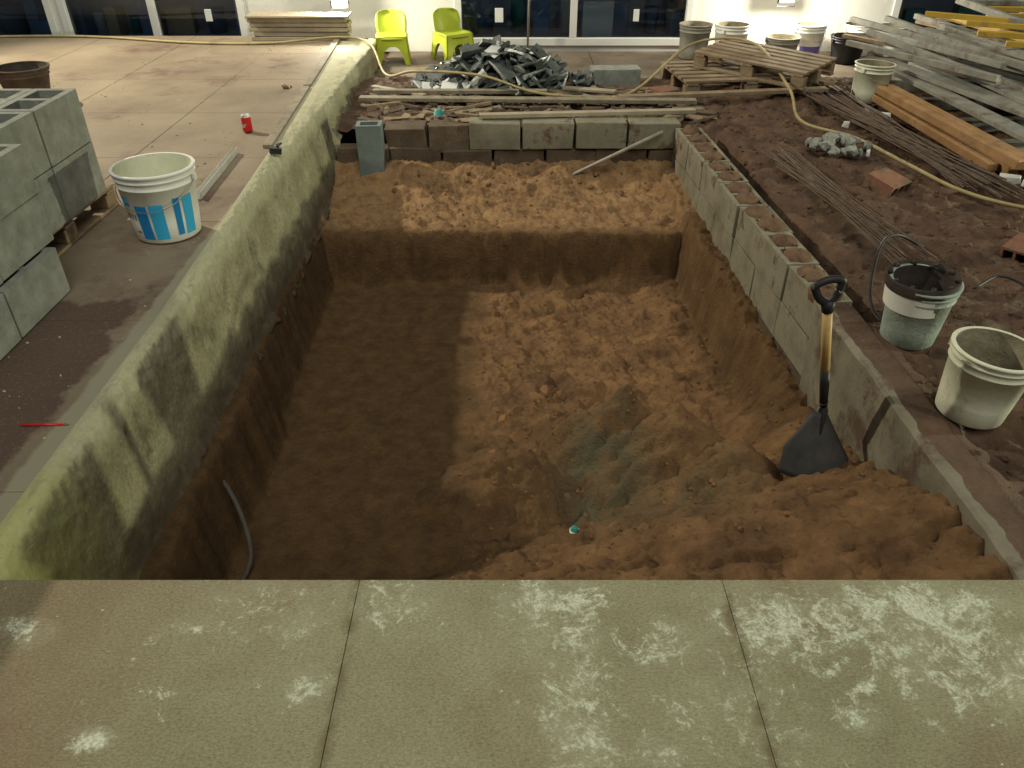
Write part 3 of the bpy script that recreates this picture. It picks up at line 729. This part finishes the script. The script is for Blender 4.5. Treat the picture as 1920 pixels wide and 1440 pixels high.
tcap=MB(); tcap.lathe([(.001,.04),(.028,.04),(.036,.0),(.04,0)],20,0,TR(-.58,6.25,-.14)); tcap.obj("teal_cap",[m_teal])

m_hose=mat("yellow_hose",(.30,.24,.11),(.42,.34,.17),scale=6,rough=.6,bump=.1,bscale=30,c3=(.22,.17,.10),c3scale=7,c3t=.55)
hp=[(-6.5,8.45,.015),(-4.6,8.62,.015),(-3.2,8.28,.015),(-2.4,8.25,.015),(-1.75,8.42,.04),(-1.42,8.3,.0),(-1.2,7.75,-.17),(-.85,7.2,-.02),(-.27,6.95,.0),(.18,6.8,-.10),(.65,6.88,-.16),(1.05,6.98,-.14),(1.68,7.75,.10),(2.2,7.6,.14),(2.3,6.7,-.04),(2.22,6.05,-.13),(2.49,5.65,-.14),(2.63,5.05,-.14),(2.75,4.57,-.14),(3.0,4.28,-.14),(3.6,3.95,-.14),(4.5,4.1,-.14)]
h_=MB(); h_.tube(catmull(hp,10),.012,8); h_.obj("garden_hose",[m_hose])
lp=MB(); lp.tube(catmull([(2.15,3.75,-.14),(1.98,3.72,-.06),(1.80,3.5,-.03),(1.66,3.2,-.12),(1.63,3.0,-.15),(1.72,2.95,-.15)],8),.008,8); lp.tube(catmull([(2.2,3.3,-.15),(2.4,3.4,-.14),(2.5,3.1,-.15)],6),.006,6); lp.obj("black_cable",[m_black])
m_cond=mat("dusty_grey_conduit",(.05,.045,.038),(.10,.085,.07),scale=10,rough=.8,bump=.2)
gp=MB(); gp.tube(catmull([(-1.36,2.62,-.66),(-1.25,2.55,-.74),(-1.17,2.45,-.86),(-1.13,2.34,-.96),(-1.15,2.2,-.985),(-1.2,2.1,-.98)],8),.011,8); gp.obj("grey_conduit",[m_cond])
cp=MB(); cp.lathe([(.001,.02),(.009,.02),(.015,.015),(.018,0)],20,0); cp.lathe([(.0185,.001),(.022,.001),(.022,-.01)],20,1)
o=cp.obj("bottle_cap",[m_teal,m_cream]); ph=float(pit_h(np.array([.27]),np.array([2.40]))[0][0]); o.location=(.27,2.40,ph+.006)

# ------------------------------------------------------------ right hand stores
m_orange=mat("orange_timber",(.28,.155,.065),(.42,.25,.12),scale=6,rough=.75,bump=.3,bscale=50,c3=(.20,.14,.09),c3scale=5,c3t=.56)
m_grey=mat("grey_steel_plank",(.19,.19,.165),(.31,.30,.255),scale=7,rough=.7,bump=.2,bscale=50,c3=(.16,.12,.08),c3scale=5,c3t=.53)
m_yel=mat("yellow_steel",(.42,.27,.03),(.55,.36,.06),scale=7,rough=.6,bump=.1,bscale=50,c3=(.25,.15,.07),c3scale=6,c3t=.6)
m_rust=mat("rusty_rebar",(.08,.055,.042),(.165,.118,.085),scale=20,rough=.8,bump=.2,bscale=80)
b_=MB()
for k,(dx,dz) in enumerate(((0,0),(.085,.0),(.17,.0),(.04,.070),(.125,.070))):
    b_.box((3.10+dx,5.85+rnd(-.14,.14),-.13+dz),(.072,2.0,.062),(0,0,.05+rnd(-.02,.02)),jit=.004)
b_.obj("orange_beam_stack",[m_orange],bevel=.008)
b_=MB()
for k in range(11):
    b_.box((3.38+k*.13+rnd(-.03,.03),6.3+rnd(-.35,.35),-.02+.06*(k%3)+rnd(0,.05)),(rnd(.08,.12),2.6+rnd(-.5,.3),.035),(rnd(-.03,.03),rnd(-.15,.15),.09+rnd(-.08,.08)),0)
for k in range(4): b_.box((3.9,5.4+k*.6,-.14),(1.1,.09,.09),(0,0,rnd(-.1,.1)),0)
for k in range(7):
    b_.box((3.3+k*.12,6.9+rnd(-.3,.3),.18+k*.016),(.05,rnd(1.6,2.3),.045),(rnd(-.05,.05),0,.22+rnd(-.1,.1)),0)
b_.obj("grey_plank_stack",[m_grey],bevel=.004)
b_=MB()
for k in range(5):
    M=TR(4.40+rnd(-.2,.2),6.3+k*.17,.12+k*.07,.2+rnd(-.2,.2),rnd(-.04,.04),.03)
    for sx_ in (-.3,.3): b_.box((sx_,0,0),(.05,2.0,.055),mi=k%2,M=M)
    for j in range(7): b_.box((0,-.9+j*.3,0),(.56,.045,.04),mi=(k+1)%2 if j%3 else 0,M=M)
for k in range(5):
    b_.box((4.05+rnd(-.15,.15),5.6+k*.42,.40),(.75,.05,.04),(0,0,-.35+rnd(-.25,.25)),1)
b_.obj("formwork_frames",[m_grey,m_yel],bevel=.003)
b_=MB()
for k in range(6): b_.box((3.95+k*.16,7.9+rnd(-.1,.1),.0+k*.05),(1.5,.10,.03),(rnd(-.1,.1),rnd(-.08,.08),-.9+rnd(-.3,.3)))
for k in range(5): b_.box((4.8+k*.16,7.3+rnd(-.1,.1),.1+k*.06),(1.6,.10,.03),(rnd(-.1,.1),rnd(-.08,.08),-.6+rnd(-.3,.3)),mi=1)
b_.obj("scrap_timber_pile",[m_wood,m_grey],bevel=.003)
b_=MB()
for k in range(40):
    o1=rnd(-.26,.22); o2=rnd(-.18,.16)
    b_.tube([(2.66+o1,7.2+rnd(-.3,.1),-.14+rnd(0,.03)),(2.73+o1*.6+rnd(-.05,.05),6.0,-.125+rnd(0,.04)),(2.93+o2,4.7+rnd(-.35,.3),-.14+rnd(0,.03))],.006,5)
b_.obj("rebar_bundle",[m_rust])
b_=MB()
for k in range(24):
    o1=rnd(-.14,.12); o2=rnd(-.14,.14)
    b_.tube([(1.86+o1,5.25+rnd(-.3,.2),-.14+rnd(0,.03)),(1.93+(o1+o2)/2+rnd(-.03,.03),4.4,-.13+rnd(0,.03)),(2.02+o2,3.62+rnd(-.15,.3),-.14+rnd(0,.02))],.004,5)
b_.obj("rebar_bundle",[m_rust])
b_=MB()
for k in range(30):
    a=rnd(0,6.28); q=rnd(0,1)**.6
    b_.stone((2.3+math.cos(a)*q*.22,5.45+math.sin(a)*q*.18,-.14+.06*(1-q)),rnd(.025,.06),0,.6)
b_.obj("stone_heap",[m_blk])
b_=MB()
for (x,y,s_) in ((3.15,4.78,.06),(3.25,4.70,.05),(2.86,6.35,.05),(2.95,6.25,.04),(3.38,4.66,.05),(2.55,6.0,.025),(2.45,5.3,.02)):
    b_.box((x,y,-.14),(s_*2,s_,.04),(rnd(-.2,.2),rnd(-.2,.2),rnd(0,3)),jit=.01)
b_.obj("plaster_fragments",[m_t2],bevel=.004)

# ------------------------------------------------------------ shovel
sh=MB()
top=Vector((1.135,2.50,.30)); soc=Vector((1.27,2.555,-.30)); dr=(top-soc).normalized()
q=dr.to_track_quat('Z','Y').to_matrix().to_4x4(); Msh=Matrix.Translation(soc)@q
sh.tube([(0,0,0),(0,0,.10),(0,0,.2)],.0,12,0,Msh,rr=[.016,.0185,.0175])
sh.tube([(0,0,.195),(0,0,.35),(0,0,.48)],.0,12,1,Msh,rr=[.0185,.0185,.0185])
sh.tube([(0,0,.475),(0,0,.52)],.0,12,0,Msh,rr=[.022,.026])
Mg=Msh@Matrix.Rotation(1.25,4,'Z')
loop=catmull([(0,0,.505),(-.03,0,.535),(-.045,0,.575),(-.046,0,.60),(0,0,.612),(.046,0,.60),(.045,0,.575),(.03,0,.535),(0,0,.505)],6)
sh.tube(loop,.015,10,0,Mg)
top_l=Vector((1.16,2.56,-.325)); top_r=Vector((1.37,2.53,-.335)); bot_l=Vector((1.105,2.44,-.56)); bot_r=Vector((1.385,2.32,-.60))
nrm=(top_r-top_l).cross(bot_l-top_l).normalized()
vs=[];n=12;m_=12
for j in range(m_+1):
    for i in range(n+1):
        u=i/n; v=j/m_
        p=top_l.lerp(top_r,u).lerp(bot_l.lerp(bot_r,u),v)
        w_=min(1.0,.30+.70*(v/.55)) if v<.55 else 1.0
        cen=top_l.lerp(top_r,.5).lerp(bot_l.lerp(bot_r,.5),v); p=cen+(p-cen)*w_
        p=p+nrm*(.03*(2*u-1)**2)*(1-.5*v)
        vs.append(p)
k=len(vs); vs+= [p-nrm*.004 for p in vs]; fs=[]
for j in range(m_):
    for i in range(n):
        a=j*(n+1)+i; fs.append((a,a+1,a+n+2,a+n+1)); fs.append((k+a,k+a+n+1,k+a+n+2,k+a+1))
rim=[i for i in range(n+1)]+[(n+1)*j+n for j in range(1,m_+1)]+[(n+1)*m_+i for i in range(n-1,-1,-1)]+[(n+1)*j for j in range(m_-1,0,-1)]
for i in range(len(rim)): fs.append((rim[i],k+rim[i],k+rim[(i+1)%len(rim)],rim[(i+1)%len(rim)]))
sh.add(vs,fs,2,True)
sh.tube([soc+dr*.02,soc-dr*.03,top_l.lerp(top_r,.5).lerp(bot_l.lerp(bot_r,.5),.3)],.0,10,2,rr=[.019,.02,.006])
m_shaft=mat("ash_handle",(.50,.33,.13),(.60,.42,.18),scale=14,rough=.5,bump=.05)
m_blade=mat("dark_steel_blade",(.022,.022,.024),(.05,.045,.042),scale=10,rough=.6,bump=.1,metal=.2)
sh.obj("shovel",[m_black,m_shaft,m_blade],loc=(1.25,2.5,-.5))

# ------------------------------------------------------------ clods
cl=MB()
N=900
px=np.random.RandomState(3).uniform(-.25,1.4,N); py=np.random.RandomState(4).uniform(1.9,4.9,N)
hz=pit_h(px,py)[0]
for i in range(N):
    if px[i]<x_ri(py[i])-.02: 
        r_=random.choice([.004,.005,.006,.007,.009,.013]); cl.stone((px[i],py[i],hz[i]),r_)
for (x,y,s_) in ((.03,3.35,.05),(.20,3.62,.06),(.28,3.6,.05),(-.1,3.02,.04),(.12,2.95,.035),(-.05,3.38,.04)):
    z=float(pit_h(np.array([x]),np.array([y]))[0][0]); cl.stone((x,y,z),s_)
for i in range(150):
    x=rnd(-.9,1.15); y=rnd(5.1,5.95); z=float(pit_h(np.array([x]),np.array([y]))[0][0]); cl.stone((x,y,z),rnd(.005,.014) if y<5.6 else rnd(.01,.03))
m_clod=mat("dirt_clod",(.12,.062,.030),(.27,.145,.064),scale=9,rough=.95,bump=.6,bscale=80)
cl.obj("dirt_clods",[m_clod])
cl=MB(); N=1700
px=np.random.RandomState(5).uniform(1.6,3.6,N); py=np.random.RandomState(6).uniform(1.6,7.6,N); hz=rg(px,py)[0]
for i in range(N):
    if px[i]>x_ro(py[i])+.02: r_=random.choice([.005,.007,.009,.012,.016,.024]); cl.stone((px[i],py[i],hz[i]),r_)
cl.obj("mud_clods",[m_mud])

# ------------------------------------------------------------ work lights, floodlight out of view, added fill lights
m_em=bpy.data.materials.new("lamp_glow"); m_em.use_nodes=True
nt=m_em.node_tree; nt.nodes.remove(nt.nodes["Principled BSDF"]); e=nt.nodes.new("ShaderNodeEmission"); e.inputs[0].default_value=(1,.93,.75,1); e.inputs[1].default_value=15; nt.links.new(e.outputs[0],nt.nodes["Material Output"].inputs[0])
def worklight(x,y,z,energy,rz=0):
    w_=MB()
    w_.box((0,0,.10),(.16,.05,.12),mi=0); w_.box((0,-.027,.10),(.135,.006,.095),mi=1)
    w_.tube([(-.09,0,.10),(-.09,0,0),(.09,0,0),(.09,0,.10)],.006,6,0)
    o=w_.obj("work_floodlight",[m_black,m_em]); o.location=(x,y,z); o.rotation_euler=(0,0,rz)
    l=bpy.data.lights.new("lamp",'POINT'); l.energy=energy; l.color=(1,.95,.78); l.shadow_soft_size=.04
    lo=bpy.data.objects.new("lamp",l); lo.location=(0,-.09,.10); COL.objects.link(lo); lo.parent=o
worklight(-1.74,8.62,.24,75,.2); worklight(2.86,8.90,.25,90)
def spot(name,loc,tgt,energy,col,ang,size):
    l=bpy.data.lights.new(name,'SPOT'); l.energy=energy; l.color=col; l.spot_size=math.radians(ang); l.spot_blend=.4; l.shadow_soft_size=size
    o=bpy.data.objects.new(name,l); o.location=loc; o.rotation_euler=(Vector(tgt)-Vector(loc)).to_track_quat('-Z','Y').to_euler(); COL.objects.link(o)
spot("site_floodlight",(-6.6,7.5,4.35),(0,3.2,0),2200,(1,.91,.70),110,.08)
spot("side_fill",(7.6,3.4,.42),(-1.4,3.6,-.2),1100,(.98,1,.68),70,.06)  # unseen lamp, added as fill to light the left wall's top strip
fill_sun=bpy.data.lights.new("fill_sun",'SUN'); fill_sun.energy=1.7; fill_sun.angle=math.radians(50); fill_sun.color=(1,.99,.83)  # soft fill added from behind the camera, not sunlight
so=bpy.data.objects.new("fill_sun",fill_sun); so.rotation_euler=Vector((-.15,.60,-1)).to_track_quat('-Z','Y').to_euler(); COL.objects.link(so)
w=bpy.data.worlds.new("World"); S.world=w; w.use_nodes=True
sky=w.node_tree.nodes.new("ShaderNodeTexSky"); sky.sky_type='NISHITA'; sky.sun_disc=False; sky.sun_elevation=math.radians(58); sky.sun_rotation=math.radians(167)
bg=w.node_tree.nodes["Background"]; bg.inputs[1].default_value=.010; w.node_tree.links.new(sky.outputs[0],bg.inputs[0])

cam=bpy.data.cameras.new("camera"); cam.lens=36*1450/1920; cam.clip_end=500
co=bpy.data.objects.new("camera",cam); co.location=(0,0,1.55); co.rotation_euler=(math.radians(90)-math.atan(990/1450),0,0); COL.objects.link(co); S.camera=co
S.view_settings.view_transform='Standard'; S.view_settings.look='None'; S.view_settings.exposure=0
